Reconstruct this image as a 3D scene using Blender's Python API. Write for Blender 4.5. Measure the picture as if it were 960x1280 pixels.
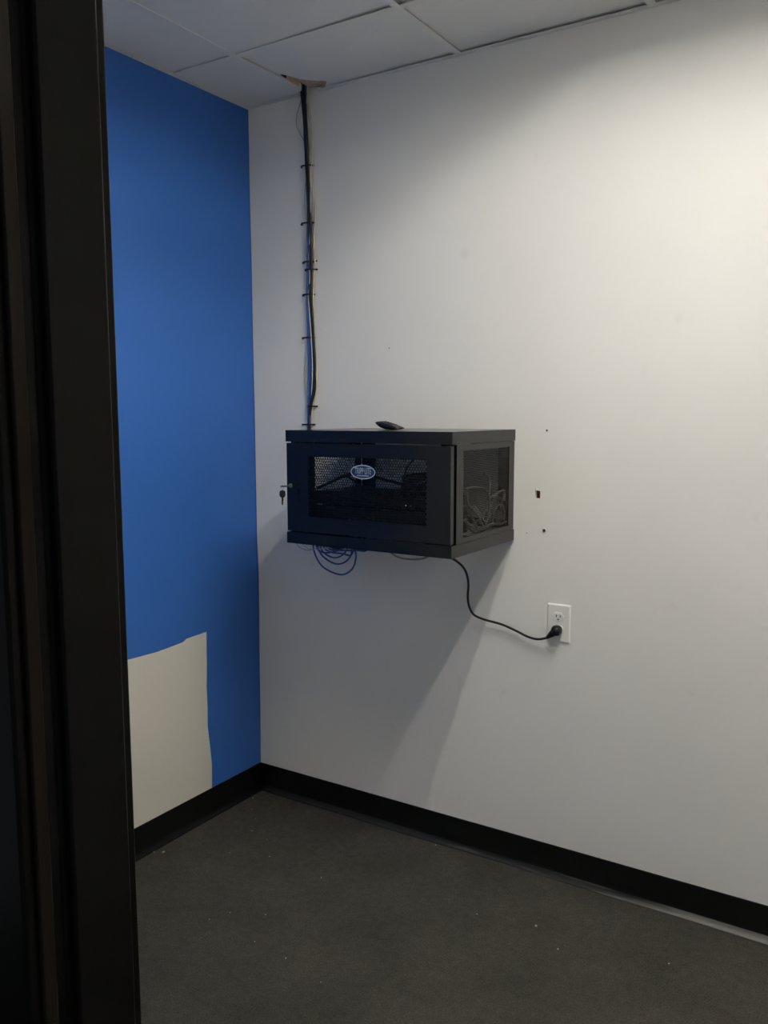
import bpy, bmesh, math, random
from mathutils import Vector, Matrix

random.seed(7)
for o in list(bpy.data.objects):
    bpy.data.objects.remove(o)
scn = bpy.context.scene
COL = scn.collection

# ------------------------------------------------------------------ camera
FPX, YAW, PITCH, ROLL = 1059.56, -.5653, .1159, -.0019
CAM = Vector((2.2232, -2.5534, 1.5352))
H = 2.6714                                   # ceiling height
FW = Vector((math.sin(YAW)*math.cos(PITCH), math.cos(YAW)*math.cos(PITCH), -math.sin(PITCH)))
R0 = Vector((math.cos(YAW), -math.sin(YAW), 0))
U0 = R0.cross(FW)
RT = math.cos(ROLL)*R0 + math.sin(ROLL)*U0
UP = -math.sin(ROLL)*R0 + math.cos(ROLL)*U0
cd = bpy.data.cameras.new('camera')
cd.sensor_fit = 'VERTICAL'
cd.sensor_height = 36.0
cd.lens = FPX/1280*36
cd.clip_start = .02
co = bpy.data.objects.new('camera', cd)
COL.objects.link(co)
M = Matrix.Identity(4)
for i in range(3):
    M[i][0], M[i][1], M[i][2], M[i][3] = RT[i], UP[i], -FW[i], CAM[i]
co.matrix_world = M
scn.camera = co

# ------------------------------------------------------------------ world, exposure
w = bpy.data.worlds.new('world')
scn.world = w
w.use_nodes = True
w.node_tree.nodes['Background'].inputs[0].default_value = (.80, .88, 1.0, 1)
w.node_tree.nodes['Background'].inputs[1].default_value = .22
scn.view_settings.view_transform = 'Standard'
scn.view_settings.look = 'None'
scn.view_settings.gamma = 1
scn.view_settings.use_curve_mapping = False
scn.view_settings.exposure = 0.0
TUBE_STRENGTH = 140.0                        # the two lamps of the ceiling light


def onwall(px, py, y=0.0):
    """photo pixel -> point on a plane parallel to the white wall, y metres off it"""
    d = FW + RT*((px-480)/FPX) - UP*((py-640)/FPX)
    t = (y - CAM.y)/d.y
    return CAM + d*t


# ------------------------------------------------------------------ materials
MATS = {}


def mat(name, col, rough=.6, spec=.5, metal=0.0, noise=0.0, nscale=8.0, bump=0.0, bscale=200.0,
        emit=None, estr=0.0, alpha=None):
    m = bpy.data.materials.new(name)
    m.use_nodes = True
    nt = m.node_tree
    b = nt.nodes['Principled BSDF']
    b.inputs['Base Color'].default_value = (*col, 1)
    b.inputs['Roughness'].default_value = rough
    b.inputs['Specular IOR Level'].default_value = spec
    b.inputs['Metallic'].default_value = metal
    if noise or bump:
        tc = nt.nodes.new('ShaderNodeTexCoord')
    if noise:
        n = nt.nodes.new('ShaderNodeTexNoise')
        n.inputs['Scale'].default_value = nscale
        n.inputs['Detail'].default_value = 6
        nt.links.new(tc.outputs['Object'], n.inputs['Vector'])
        r = nt.nodes.new('ShaderNodeValToRGB')
        r.color_ramp.elements[0].position = .3
        r.color_ramp.elements[1].position = .7
        r.color_ramp.elements[0].color = (*[c*(1-noise) for c in col], 1)
        r.color_ramp.elements[1].color = (*[min(1, c*(1+noise)) for c in col], 1)
        nt.links.new(n.outputs['Fac'], r.inputs['Fac'])
        nt.links.new(r.outputs['Color'], b.inputs['Base Color'])
    if bump:
        n2 = nt.nodes.new('ShaderNodeTexNoise')
        n2.inputs['Scale'].default_value = bscale
        n2.inputs['Detail'].default_value = 3
        nt.links.new(tc.outputs['Object'], n2.inputs['Vector'])
        bp = nt.nodes.new('ShaderNodeBump')
        bp.inputs['Strength'].default_value = bump
        bp.inputs['Distance'].default_value = .002
        nt.links.new(n2.outputs['Fac'], bp.inputs['Height'])
        nt.links.new(bp.outputs['Normal'], b.inputs['Normal'])
    if emit:
        b.inputs['Emission Color'].default_value = (*emit, 1)
        b.inputs['Emission Strength'].default_value = estr
    MATS[name] = m
    return m


mat('white_paint', (.80, .79, .76), .55, .3, noise=.03, nscale=1.6, bump=.10, bscale=260)
mat('blue_paint', (.028, .118, .40), .5, .3, noise=.05, nscale=2.0, bump=.10, bscale=260)
mat('beige_patch', (.66, .635, .56), .6, .3, noise=.025, nscale=3, bump=.10, bscale=260)
mat('ceiling_tile', (.76, .76, .735), .9, .1, noise=.03, nscale=5, bump=.5, bscale=420)
mat('tee_white', (.74, .74, .71), .5, .3)
mat('torn_core', (.60, .43, .34), .95, .05, noise=.25, nscale=60, bump=.8, bscale=300)
mat('plenum', (.02, .02, .02), .95, .05)
mat('black_vinyl', (.003, .0033, .0033), .45, .22)
mat('rack_black', (.0030, .0031, .0033), .20, .44)
mat('rack_inner', (.012, .012, .012), .6, .3)
mat('frame_black', (.0055, .0053, .0042), .28, .06)
mat('device_black', (.005, .005, .0055), .5, .25)
mat('device_face', (.007, .007, .0075), .5, .25)
mat('port_dark', (.004, .004, .004), .7, .2)
mat('led', (.8, .8, .7), .4, .5, emit=(.9, 1, .75), estr=.25)
mat('cable_black', (.008, .008, .008), .45, .4)
mat('cable_blue', (.022, .085, .30), .45, .4)
mat('cable_white', (.62, .60, .53), .5, .4)
mat('cable_cream', (.60, .55, .42), .55, .3)
mat('cable_grey', (.32, .32, .30), .5, .4)
mat('tie_black', (.006, .006, .006), .5, .3)
mat('outlet_white', (.80, .79, .75), .35, .5)
mat('slot_dark', (.02, .018, .015), .8, .1)
mat('steel', (.22, .22, .22), .38, .5, metal=1.0)
mat('logo_ink', (.36, .43, .56), .4, .5)
mat('logo_blue', (.008, .018, .05), .35, .5)
mat('wood_hole', (.075, .025, .014), .9, .1, noise=.3, nscale=90)
mat('gypsum', (.78, .75, .70), .9, .1)
mat('debris', (.27, .27, .24), .8, .2)
mat('lamp_housing', (.74, .74, .73), .45, .4)
mat('lamp_tube', (.9, .9, .88), .4, .4, emit=(1.0, .962, .88), estr=TUBE_STRENGTH)
mat('plastic_black', (.008, .008, .008), .32, .4)
mat('reflection_brown', (.010, .006, .0035), .7, .15)  # dim warm reflection on the door frame, put into a colour
mat('plastic_grey', (.05, .05, .05), .4, .4)


def carpet():
    m = mat('carpet', (.042, .041, .036), .95, .1)
    nt = m.node_tree
    b = nt.nodes['Principled BSDF']
    tc = nt.nodes.new('ShaderNodeTexCoord')
    cols = []
    for sc, lo, hi in ((4.5, (.0385, .0358, .0305), (.053, .0495, .0420)), (38, (.88, .88, .88), (1.13, 1.13, 1.12)), (210, (.66, .66, .66), (1.32, 1.32, 1.32))):
        n = nt.nodes.new('ShaderNodeTexNoise')
        n.inputs['Scale'].default_value = sc
        n.inputs['Detail'].default_value = 5
        nt.links.new(tc.outputs['Object'], n.inputs['Vector'])
        r = nt.nodes.new('ShaderNodeValToRGB')
        r.color_ramp.elements[0].position = .32
        r.color_ramp.elements[1].position = .68
        r.color_ramp.elements[0].color = (*lo, 1)
        r.color_ramp.elements[1].color = (*hi, 1)
        nt.links.new(n.outputs['Fac'], r.inputs['Fac'])
        cols.append((r, n))
    mx = nt.nodes.new('ShaderNodeMixRGB')
    mx.blend_type = 'MULTIPLY'
    mx.inputs[0].default_value = 1
    nt.links.new(cols[0][0].outputs['Color'], mx.inputs[1])
    nt.links.new(cols[1][0].outputs['Color'], mx.inputs[2])
    mx2 = nt.nodes.new('ShaderNodeMixRGB')
    mx2.blend_type = 'MULTIPLY'
    mx2.inputs[0].default_value = 1
    nt.links.new(mx.outputs['Color'], mx2.inputs[1])
    nt.links.new(cols[2][0].outputs['Color'], mx2.inputs[2])
    nt.links.new(mx2.outputs['Color'], b.inputs['Base Color'])
    bp = nt.nodes.new('ShaderNodeBump')
    bp.inputs['Strength'].default_value = .35
    bp.inputs['Distance'].default_value = .002
    nt.links.new(cols[1][1].outputs['Fac'], bp.inputs['Height'])
    nt.links.new(bp.outputs['Normal'], b.inputs['Normal'])


carpet()


def dusty_vinyl():
    """cove base toe: black vinyl with a patchy film of grey dust"""
    m = mat('vinyl_toe', (.01, .01, .01), .5, .3)
    nt = m.node_tree
    b = nt.nodes['Principled BSDF']
    tc = nt.nodes.new('ShaderNodeTexCoord')
    mp = nt.nodes.new('ShaderNodeMapping')
    mp.inputs['Scale'].default_value = (2.2, 30, 30)
    nt.links.new(tc.outputs['Object'], mp.inputs['Vector'])
    n = nt.nodes.new('ShaderNodeTexNoise')
    n.inputs['Scale'].default_value = 1.6
    n.inputs['Detail'].default_value = 4
    nt.links.new(mp.outputs['Vector'], n.inputs['Vector'])
    sx = nt.nodes.new('ShaderNodeSeparateXYZ')
    nt.links.new(tc.outputs['Object'], sx.inputs['Vector'])
    mr = nt.nodes.new('ShaderNodeMapRange')
    mr.inputs['From Min'].default_value = .75
    mr.inputs['From Max'].default_value = 1.9
    mr.inputs['To Min'].default_value = -.25
    mr.inputs['To Max'].default_value = .28
    nt.links.new(sx.outputs['X'], mr.inputs['Value'])
    ad = nt.nodes.new('ShaderNodeMath')
    nt.links.new(n.outputs['Fac'], ad.inputs[0])
    nt.links.new(mr.outputs['Result'], ad.inputs[1])
    r = nt.nodes.new('ShaderNodeValToRGB')
    r.color_ramp.elements[0].position = .45
    r.color_ramp.elements[1].position = .72
    r.color_ramp.elements[0].color = (.010, .010, .010, 1)
    r.color_ramp.elements[1].color = (.125, .12, .11, 1)
    nt.links.new(ad.outputs['Value'], r.inputs['Fac'])
    nt.links.new(r.outputs['Color'], b.inputs['Base Color'])


dusty_vinyl()


def wall_smudges():
    """white wall: faint grey scuffs near the cable run"""
    m = MATS['white_paint']
    nt = m.node_tree
    b = nt.nodes['Principled BSDF']
    src = b.inputs['Base Color'].links[0].from_socket
    tc = nt.nodes.new('ShaderNodeTexCoord')
    n = nt.nodes.new('ShaderNodeTexNoise')
    n.inputs['Scale'].default_value = 9
    n.inputs['Detail'].default_value = 3
    nt.links.new(tc.outputs['Object'], n.inputs['Vector'])
    r = nt.nodes.new('ShaderNodeValToRGB')
    r.color_ramp.elements[0].position = .66
    r.color_ramp.elements[1].position = .80
    r.color_ramp.elements[0].color = (1, 1, 1, 1)
    r.color_ramp.elements[1].color = (.90, .90, .90, 1)
    nt.links.new(n.outputs['Fac'], r.inputs['Fac'])
    mx = nt.nodes.new('ShaderNodeMixRGB')
    mx.blend_type = 'MULTIPLY'
    mx.inputs[0].default_value = 1
    nt.links.new(src, mx.inputs[1])
    nt.links.new(r.outputs['Color'], mx.inputs[2])
    nt.links.new(mx.outputs['Color'], b.inputs['Base Color'])


wall_smudges()


# ------------------------------------------------------------------ mesh helpers
def finish(name, bm, mats, parent=None, bevel=0.0, smooth=False, solid=0.0, loc=None):
    me = bpy.data.meshes.new(name)
    if not solid:
        bmesh.ops.recalc_face_normals(bm, faces=bm.faces[:])
    bm.to_mesh(me)
    bm.free()
    for m in (mats if isinstance(mats, (list, tuple)) else [mats]):
        me.materials.append(MATS[m])
    if smooth:
        for p in me.polygons:
            p.use_smooth = True
    o = bpy.data.objects.new(name, me)
    COL.objects.link(o)
    if loc:
        o.location = loc
    if parent:
        o.parent = parent
    if solid:
        s = o.modifiers.new('solid', 'SOLIDIFY')
        s.thickness = solid
        s.offset = 0
    if bevel:
        bv = o.modifiers.new('bevel', 'BEVEL')
        bv.width = bevel
        bv.segments = 3
        bv.limit_method = 'ANGLE'
        bv.angle_limit = math.radians(40)
        for p in me.polygons:
            p.use_smooth = True
        if hasattr(bv, 'harden_normals'):
            bv.harden_normals = True
    return o


def box(bm, x0, x1, y0, y1, z0, z1, mi=0):
    v = [bm.verts.new((x, y, z)) for x in (x0, x1) for y in (y0, y1) for z in (z0, z1)]
    for q in ((0, 1, 3, 2), (4, 6, 7, 5), (0, 4, 5, 1), (2, 3, 7, 6), (0, 2, 6, 4), (1, 5, 7, 3)):
        f = bm.faces.new([v[i] for i in q])
        f.material_index = mi
    return v


def boxes(name, rects, m, parent=None, bevel=0.0):
    bm = bmesh.new()
    for r in rects:
        box(bm, *r)
    return finish(name, bm, m, parent, bevel)


def spline(pts, n=8):
    pts = [Vector(p) for p in pts]
    P = [pts[0]*2-pts[1]] + pts + [pts[-1]*2-pts[-2]]
    out = []
    for i in range(1, len(P)-2):
        a, b, c, d = P[i-1], P[i], P[i+1], P[i+2]
        for k in range(n):
            t = k/n
            out.append(.5*((2*b) + (c-a)*t + (2*a-5*b+4*c-d)*t*t + (3*b-a-3*c+d)*t**3))
    out.append(pts[-1])
    return out


def tube_bm(bm, pts, r, sides=8, mi=0, closed_ends=True):
    """pts: path; r: radius or list of radii"""
    n = len(pts)
    rr = r if isinstance(r, (list, tuple)) else [r]*n
    t0 = (pts[1]-pts[0]).normalized()
    nrm = t0.orthogonal().normalized()
    rings = []
    for i in range(n):
        t = (pts[min(i+1, n-1)]-pts[max(i-1, 0)])
        t = t.normalized() if t.length > 1e-9 else t0
        nrm = (nrm - t*nrm.dot(t))
        nrm = nrm.normalized() if nrm.length > 1e-6 else t.orthogonal().normalized()
        bn = t.cross(nrm)
        rings.append([bm.verts.new(pts[i]+(nrm*math.cos(a)+bn*math.sin(a))*rr[i])
                      for a in [2*math.pi*k/sides for k in range(sides)]])
    for i in range(n-1):
        for k in range(sides):
            f = bm.faces.new((rings[i][k], rings[i][(k+1) % sides], rings[i+1][(k+1) % sides], rings[i+1][k]))
            f.material_index = mi
            f.smooth = True
    if closed_ends:
        for rg in (rings[0][::-1], rings[-1]):
            f = bm.faces.new(rg)
            f.material_index = mi


def cyl(bm, p0, p1, r, sides=16, mi=0):
    tube_bm(bm, [Vector(p0), Vector(p1)], r, sides, mi)


def prism(bm, poly, z0, z1, mi=0, side_mi=None):
    """extruded polygon in x-y"""
    a = [bm.verts.new((x, y, z0)) for x, y in poly]
    b = [bm.verts.new((x, y, z1)) for x, y in poly]
    bm.faces.new(a[::-1]).material_index = mi
    bm.faces.new(b).material_index = mi
    n = len(poly)
    for i in range(n):
        f = bm.faces.new((a[i], a[(i+1) % n], b[(i+1) % n], b[i]))
        f.material_index = mi if side_mi is None else side_mi[i]


def tag(o, label=None, cat=None, group=None, kind=None):
    if label:
        o['label'] = label
    if cat:
        o['category'] = cat
    if group:
        o['group'] = group
    if kind:
        o['kind'] = kind
    return o


def empty(name, loc=(0, 0, 0)):
    o = bpy.data.objects.new(name, None)
    COL.objects.link(o)
    o.location = loc
    o.empty_display_size = .05
    return o


# ================================================================== SETTING
XR = 3.15            # right wall
YF = -2.139          # inner face of the wall with the doorway
YO = -2.212          # its corridor face
BB = .11             # height of the black cove base

fl = boxes('floor', [(-.12, XR+.12, -4.2, .12, -.05, 0)], 'carpet')
tag(fl, 'dark charcoal low pile carpet floor', 'floor', kind='structure')

# white wall, with the broken-out hole and the edge of the blue paint lapping round the corner
bm = bmesh.new()
hx0, hx1, hz0, hz1 = 1.1795, 1.1965, 1.262, 1.288
edge = [(0, 0.0), (.11, .0005), (.35, .004), (.55, .005), (.75, .008), (.9, .009), (1.05, .004), (1.22, .0045), (1.262, .004),
        (1.288, .004), (1.5, .005), (1.8, .003), (2.1, .0035), (2.4, .001), (2.55, .0015), (H+.1, .001)]
xs = [hx0, hx1, XR+.12]
prev = None
for z, ex in edge:
    row = [bm.verts.new((-.12, 0, z)), bm.verts.new((ex, 0, z))] + [bm.verts.new((x, 0, z)) for x in xs]
    if prev:
        for i in range(len(row)-1):
            if i == 2 and abs(z-hz1) < 1e-6:
                continue
            f = bm.faces.new((prev[i], prev[i+1], row[i+1], row[i]))
            f.material_index = 1 if i == 0 else 0
    prev = row
# slab behind (with the pocket of the hole)
d = .014
c = [Vector((hx0, 0, hz0)), Vector((hx1, 0, hz0)), Vector((hx1, 0, hz1)), Vector((hx0, 0, hz1))]
cf = [bm.verts.new(p) for p in c]
cb = [bm.verts.new(p+Vector((0, d, 0))) for p in c]
for i in range(4):
    bm.faces.new((cf[i], cf[(i+1) % 4], cb[(i+1) % 4], cb[i])).material_index = 2
bm.faces.new(cb).material_index = 3
box(bm, -.12, XR+.12, .016, .12, 0, H+.1)
me = bpy.data.meshes.new('wall_back')
bm.to_mesh(me)
bm.free()
for m in ('white_paint', 'blue_paint', 'gypsum', 'wood_hole'):
    me.materials.append(MATS[m])
wb = bpy.data.objects.new('wall_back', me)
COL.objects.link(wb)
tag(wb, 'white painted wall carrying the rack cabinet', 'wall', kind='structure')

# torn edges and old fixings beside the rack are parts of the wall
bm = bmesh.new()
for sx in (hx0+.001, hx1-.003):
    v = [bm.verts.new(p) for p in ((sx-.002, -.0005, hz1-.001), (sx+.004, -.0005, hz1-.001), (sx+.0015, -.004, hz1+.011),
                                   (sx-.002, .001, hz1-.001), (sx+.004, .001, hz1-.001), (sx+.0015, -.001, hz1+.011))]
    for q in ((0, 1, 2), (3, 5, 4), (0, 3, 4, 1), (1, 4, 5, 2), (2, 5, 3, 0)):
        bm.faces.new([v[i] for i in q])
finish('torn_paper', bm, 'gypsum', wb)


def anchor(x, z, r, name):
    bm = bmesh.new()
    ring = [(math.cos(a), math.sin(a)) for a in [2*math.pi*k/14 for k in range(14)]]
    for ra, rb, ya, yb, mi in ((r*1.4, r, -.0003, -.0025, 0), (r, r*.85, -.0025, -.0028, 0), (r*.85, r*.8, -.0028, -.0006, 1)):
        A = [bm.verts.new((x+ra*u, ya, z+ra*v)) for u, v in ring]
        B = [bm.verts.new((x+rb*u, yb, z+rb*v)) for u, v in ring]
        for i in range(14):
            bm.faces.new((A[i], A[(i+1) % 14], B[(i+1) % 14], B[i])).material_index = mi
    bm.faces.new([bm.verts.new((x+r*.8*u, -.0006, z+r*.8*v)) for u, v in ring]).material_index = 1
    return finish(name, bm, ['gypsum', 'wood_hole'], wb)


p = onwall(684, 538)
anchor(p.x, p.z, .0035, 'screw_anchor')
p = onwall(680.5, 663)
anchor(p.x, p.z, .006, 'screw_anchor')
p = onwall(659, 666)
anchor(p.x, p.z, .002, 'nail_hole')
p = onwall(487, 435)
anchor(p.x, p.z, .0025, 'nail_hole')

# blue wall with the unpainted beige patch: one mesh, two paints, irregular cut line between them
bm = bmesh.new()
Z0, ZP, ZT = -.02, .71, H+.1
cut = [(-.284, Z0), (-.284, .111), (-.281, .20), (-.283, .225), (-.291, .30), (-.298, .36), (-.296, .43), (-.298, .51), (-.294, .60), (-.293, .66), (-.2915, .724),
       (-.33, .7225), (-.37, .7215), (-.394, .7205), (-.402, .716), (-.412, .712), (-.44, .7105), (-.48, .708), (-.54, .706), (-.61, .708), (-.68, .711), (-.80, .713), (-.93, .708), (-1.02, .715)]
patch_in = cut + [(-1.02, Z0)]
V = {}


def vw(y, z):
    k = (round(y, 5), round(z, 5))
    if k not in V:
        V[k] = bm.verts.new((0, y, z))
    return V[k]


bm.faces.new([vw(*q) for q in patch_in]).material_index = 1
bm.faces.new([vw(*q) for q in ([(.0, Z0), (.0, .724)] + cut[10::-1])]).material_index = 0
bm.faces.new([vw(*q) for q in (cut[10:] + [(-1.02, ZT), (.0, ZT), (.0, .724)])]).material_index = 0
bm.faces.new([vw(*q) for q in ([(-1.02, Z0), (-1.02, .715), (-1.02, ZT), (-2.3, ZT), (-2.3, Z0)])]).material_index = 0
box(bm, -.12, -.002, -2.3, .0, Z0, ZT)
wl = finish('wall_left', bm, ['blue_paint', 'beige_patch'])
tag(wl, 'bright blue wall with a bare beige patch at the bottom', 'wall', kind='structure')

wr = boxes('wall_right', [(XR, XR+.12, -2.3, .0, 0, H+.1)], 'white_paint')
tag(wr, 'plain white side wall', 'wall', kind='structure')
DX0, DX1, DZ = 1.723, 2.64, 2.08
wf = boxes('wall_front', [(-.12, DX0-.006, YO, YF, 0, H+.1), (DX1+.006, XR+.12, YO, YF, 0, H+.1), (DX0-.006, DX1+.006, YO, YF, DZ+.006, H+.1)], 'white_paint')
tag(wf, 'white wall with the open doorway', 'wall', kind='structure')

# black steel door frame: face, rabbet and stop, folded in one profile along jambs and head
fr = empty('trim_1', (DX0, (YF+YO)/2, 0))
tag(fr, 'black painted steel door frame around the open doorway', 'door frame', kind='structure')
off = -Vector(fr.location)


def jamb(name, xe, s):
    """xe: opening face, s=+1 when the opening lies towards +x"""
    y_in, y_out = -2.127, -2.226
    prof = [(xe-s*.050, YF+.0005), (xe-s*.050, y_in), (xe, y_in), (xe, -2.1405), (xe+s*.009, -2.1405), (xe+s*.009, -2.192),
            (xe, -2.192), (xe, y_out), (xe-s*.050, y_out), (xe-s*.050, YO-.0005), (xe-s*.0055, YO-.0005), (xe-s*.0055, YF+.0005)]
    bm = bmesh.new()
    prism(bm, [(x+off.x, y+off.y) for x, y in prof], 0, DZ+.05)
    return finish(name, bm, 'frame_black', fr, bevel=.003)


for xe_, s_ in ((DX0, 1), (DX1, -1)):  # added brown strips imitate a warm reflection along the jambs
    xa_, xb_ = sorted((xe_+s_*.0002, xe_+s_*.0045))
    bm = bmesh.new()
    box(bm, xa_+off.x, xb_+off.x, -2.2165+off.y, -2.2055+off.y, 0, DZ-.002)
    so_ = finish('reflection_strip', bm, 'reflection_brown', fr, bevel=.0015)
    so_['label'] = 'dull brown strip imitating a reflection on the jamb'
jamb('jamb', DX0, 1)
jamb('jamb', DX1, -1)
bm = bmesh.new()
for q in ((DX0, DX1, -2.226, -2.127, DZ, DZ+.05), (DX0+.010, DX1-.010, -2.192, -2.1405, DZ-.009, DZ)):
    box(bm, q[0]+off.x, q[1]+off.x, q[2]+off.y, q[3]+off.y, q[4], q[5])
finish('head', bm, 'frame_black', fr, bevel=.002)


# black vinyl cove base: straight face, rolled toe
def cove(name, length, label, wavy=0.0):
    """profile runs along +x from 0; wall plane y=0, toe points to -y"""
    prof = [(0, BB), (-.0030, BB-.001), (-.0034, BB-.006), (-.0034, .030), (-.0042, .020), (-.0070, .011), (-.0115, .0055), (-.0165, .003), (-.0180, .0005), (0, .0005)]
    bm = bmesh.new()
    n = max(2, int(length/.06))
    rings = []
    for i in range(n+1):
        x = length*i/n
        k = 1+wavy*(.5*math.sin(x*4.1)+.5*math.sin(x*9.3+1))
        rings.append([bm.verts.new((x, (y*k if z < .05 else y), z)) for y, z in prof])
    for i in range(n):
        for k in range(len(prof)):
            k2 = (k+1) % len(prof)
            f = bm.faces.new((rings[i][k], rings[i+1][k], rings[i+1][k2], rings[i][k2]))
            f.material_index = 1 if 4 <= k <= 7 else 0
            f.smooth = 2 <= k <= 7
    bm.faces.new(rings[0])
    bm.faces.new(rings[-1][::-1])
    o = finish(name, bm, ['black_vinyl', 'vinyl_toe'])
    tag(o, label, 'baseboard', kind='structure')
    return o


cove('baseboard_back', XR, 'black vinyl cove base along the white wall', .25)
b2 = cove('baseboard_left', -YF-.004, 'black vinyl cove base along the blue wall', .1)
b2.matrix_world = Matrix(((0, -1, 0, 0), (1, 0, 0, YF), (0, 0, 1, 0), (0, 0, 0, 1)))
b2.data.materials[1] = MATS['black_vinyl']
b3 = cove('baseboard_right', -YF-.004, 'black vinyl cove base along the plain side wall')
b3.matrix_world = Matrix(((0, 1, 0, XR), (-1, 0, 0, -.002), (0, 0, 1, 0), (0, 0, 0, 1)))

# ------------------------------------------------------------------ suspended ceiling
ce = boxes('ceiling', [(-.12, XR+.12, -2.3, .12, H+.25, H+.33)], 'plenum')
tag(ce, 'suspended ceiling of white mineral tiles in a white grid', 'ceiling', kind='structure')
TX = [0.0, .285, .897, 1.507, 2.117, 2.727, XR]
TY = [0.0, -.385, -.995, -1.605, YF]
TW = .012      # half width of a tee
LAMP = (3, (1, 2))   # the ceiling light takes the two cells x 1.507..2.117, y -.385..-1.605
# tees
for x in TX[1:-1]:
    yspan = [(YF+.02, -.062 if x < .3 else -.022)]
    for y0, y1 in yspan:
        boxes('tee_bar', [(x-TW, x+TW, y0, y1, H, H+.0025), (x-.001, x+.001, y0, y1, H+.0025, H+.038)], 'tee_white', ce)
for j, y in enumerate(TY[1:-1]):
    for i in range(len(TX)-1):
        if i == LAMP[0] and j == 1:
            continue
        x0 = TX[i]+(TW if i else .022)
        x1 = TX[i+1]-(TW if i < len(TX)-2 else .022)
        boxes('tee_bar', [(x0, x1, y-TW, y+TW, H, H+.0025), (x0, x1, y-.001, y+.001, H+.0025, H+.03)], 'tee_white', ce)
# wall angles (the one on the white wall is interrupted where the cables come down)
for r in ((.022, .252, -.022, 0), (.335, XR-.022, -.022, 0), (0, .022, YF, 0), (XR-.022, XR, YF, 0), (.022, XR-.022, YF, YF+.022)):
    x0, x1, y0, y1 = r
    boxes('wall_angle', [(x0, x1, y0, y1, H, H+.0015)], 'tee_white', ce)
# tiles: laid on the flanges, some lifted a little at one side
lift = {(2, 0): (.006, .007), (3, 0): (.007, .003), (1, 1): (.0, .006), (2, 1): (.008, .003), (0, 1): (.002, .003)}
for i in range(len(TX)-1):
    for j in range(len(TY)-1):
        if i == LAMP[0] and j in LAMP[1]:
            continue
        x0, x1, y1, y0 = TX[i]+.004, TX[i+1]-.004, TY[j]-.004, TY[j+1]+.004
        la, lb = lift.get((i, j), (random.uniform(0, .002), random.uniform(0, .002)))
        zb = H+.003
        if (i, j) == (1, 0):
            # torn open along its edge at the wall
            poly = [(x0, y0), (x1, y0), (x1, y1), (.415, y1), (.372, -.030), (.398, -.045), (.407, -.056), (.404, -.068), (.392, -.074), (.372, -.088), (.350, -.110),
                    (.338, -.135), (.331, -.155), (.322, -.178), (.314, -.193), (.309, -.180), (.306, -.150), (.303, -.120), (.300, -.09), (.292, -.06), (x0, -.045)]
            sm = [0]*len(poly)
            for k in range(3, 19):
                sm[k] = 2 if k in (12, 13, 14, 15) else 1
            bm = bmesh.new()
            prism(bm, poly, zb, zb+.016, 0, sm)
            bmesh.ops.triangulate(bm, faces=[f for f in bm.faces if len(f.verts) > 4])
            for v in bm.verts:
                v.co.z += .007 if v.co.x < .30 and v.co.y < -.05 else (.006 if v.co.x > .85 and v.co.y > -.1 else 0)
            o = finish('ceiling_tile', bm, ['ceiling_tile', 'torn_core', 'plenum'], ce)
            # ragged brown fibre layer left inside the tear
            bm = bmesh.new()
            core = [(.425, -.012), (.405, -.060), (.380, -.082), (.352, -.108), (.338, -.128), (.322, -.130), (.305, -.110), (.303, -.075), (.306, -.045), (.308, -.020), (.322, -.008), (.36, -.006)]
            a = [bm.verts.new((x, y, zb+.011+random.uniform(-.003, .003))) for x, y in core]
            b = [bm.verts.new((x, y, zb+.019)) for x, y in core]
            ca = bm.verts.new((.352, -.066, zb+.005))
            for k in range(len(core)):
                k2 = (k+1) % len(core)
                bm.faces.new((a[k], a[k2], ca))
                bm.faces.new((a[k], b[k], b[k2], a[k2]))
            bm.faces.new(b)
            finish('torn_fibre', bm, 'torn_core', ce)
            # a flap of torn facing hanging from the rim
            bm = bmesh.new()
            fl_ = [(.372, -.030, zb), (.398, -.045, zb), (.386, -.040, zb-.010), (.360, -.026, zb-.006)]
            bm.faces.new([bm.verts.new(q) for q in fl_])
            finish('torn_flap', bm, 'torn_core', ce, solid=.0015)
        elif (i, j) == (0, 0):
            # corner nibbled away where the cables pass
            bm = bmesh.new()
            prism(bm, [(x0, y0), (x1, y0), (x1, -.036), (.262, -.030), (.257, y1), (x0, y1)], zb, zb+.016)
            finish('ceiling_tile', bm, 'ceiling_tile', ce)
        else:
            bm = bmesh.new()
            vv = box(bm, x0, x1, y0, y1, zb, zb+.016)
            for q in vv:
                q.co.z += (la if q.co.x < (x0+x1)/2 else lb) * (1 if q.co.y > (y0+y1)/2 else .5)
            finish('ceiling_tile', bm, 'ceiling_tile', ce)

# ------------------------------------------------------------------ ceiling light: recessed troffer with two tubes
lx0, lx1, ly0, ly1 = TX[3]+TW+.002, TX[4]-TW-.002, TY[3]+TW+.002, TY[1]-TW-.002
cl = empty('ceiling_light', ((lx0+lx1)/2, (ly0+ly1)/2, H))
tag(cl, 'recessed white ceiling troffer with two glowing tubes', 'ceiling light')
o_ = -Vector(cl.location)
DEP = .105
bm = bmesh.new()
for q in ((lx0, lx1, ly0, ly1, H+DEP, H+DEP+.004), (lx0, lx0+.004, ly0, ly1, H, H+DEP), (lx1-.004, lx1, ly0, ly1, H, H+DEP),
          (lx0+.004, lx1-.004, ly0, ly0+.004, H, H+DEP), (lx0+.004, lx1-.004, ly1-.004, ly1, H, H+DEP)):
    box(bm, q[0]+o_.x, q[1]+o_.x, q[2]+o_.y, q[3]+o_.y, q[4]+o_.z, q[5]+o_.z)
finish('housing', bm, 'lamp_housing', cl)
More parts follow.
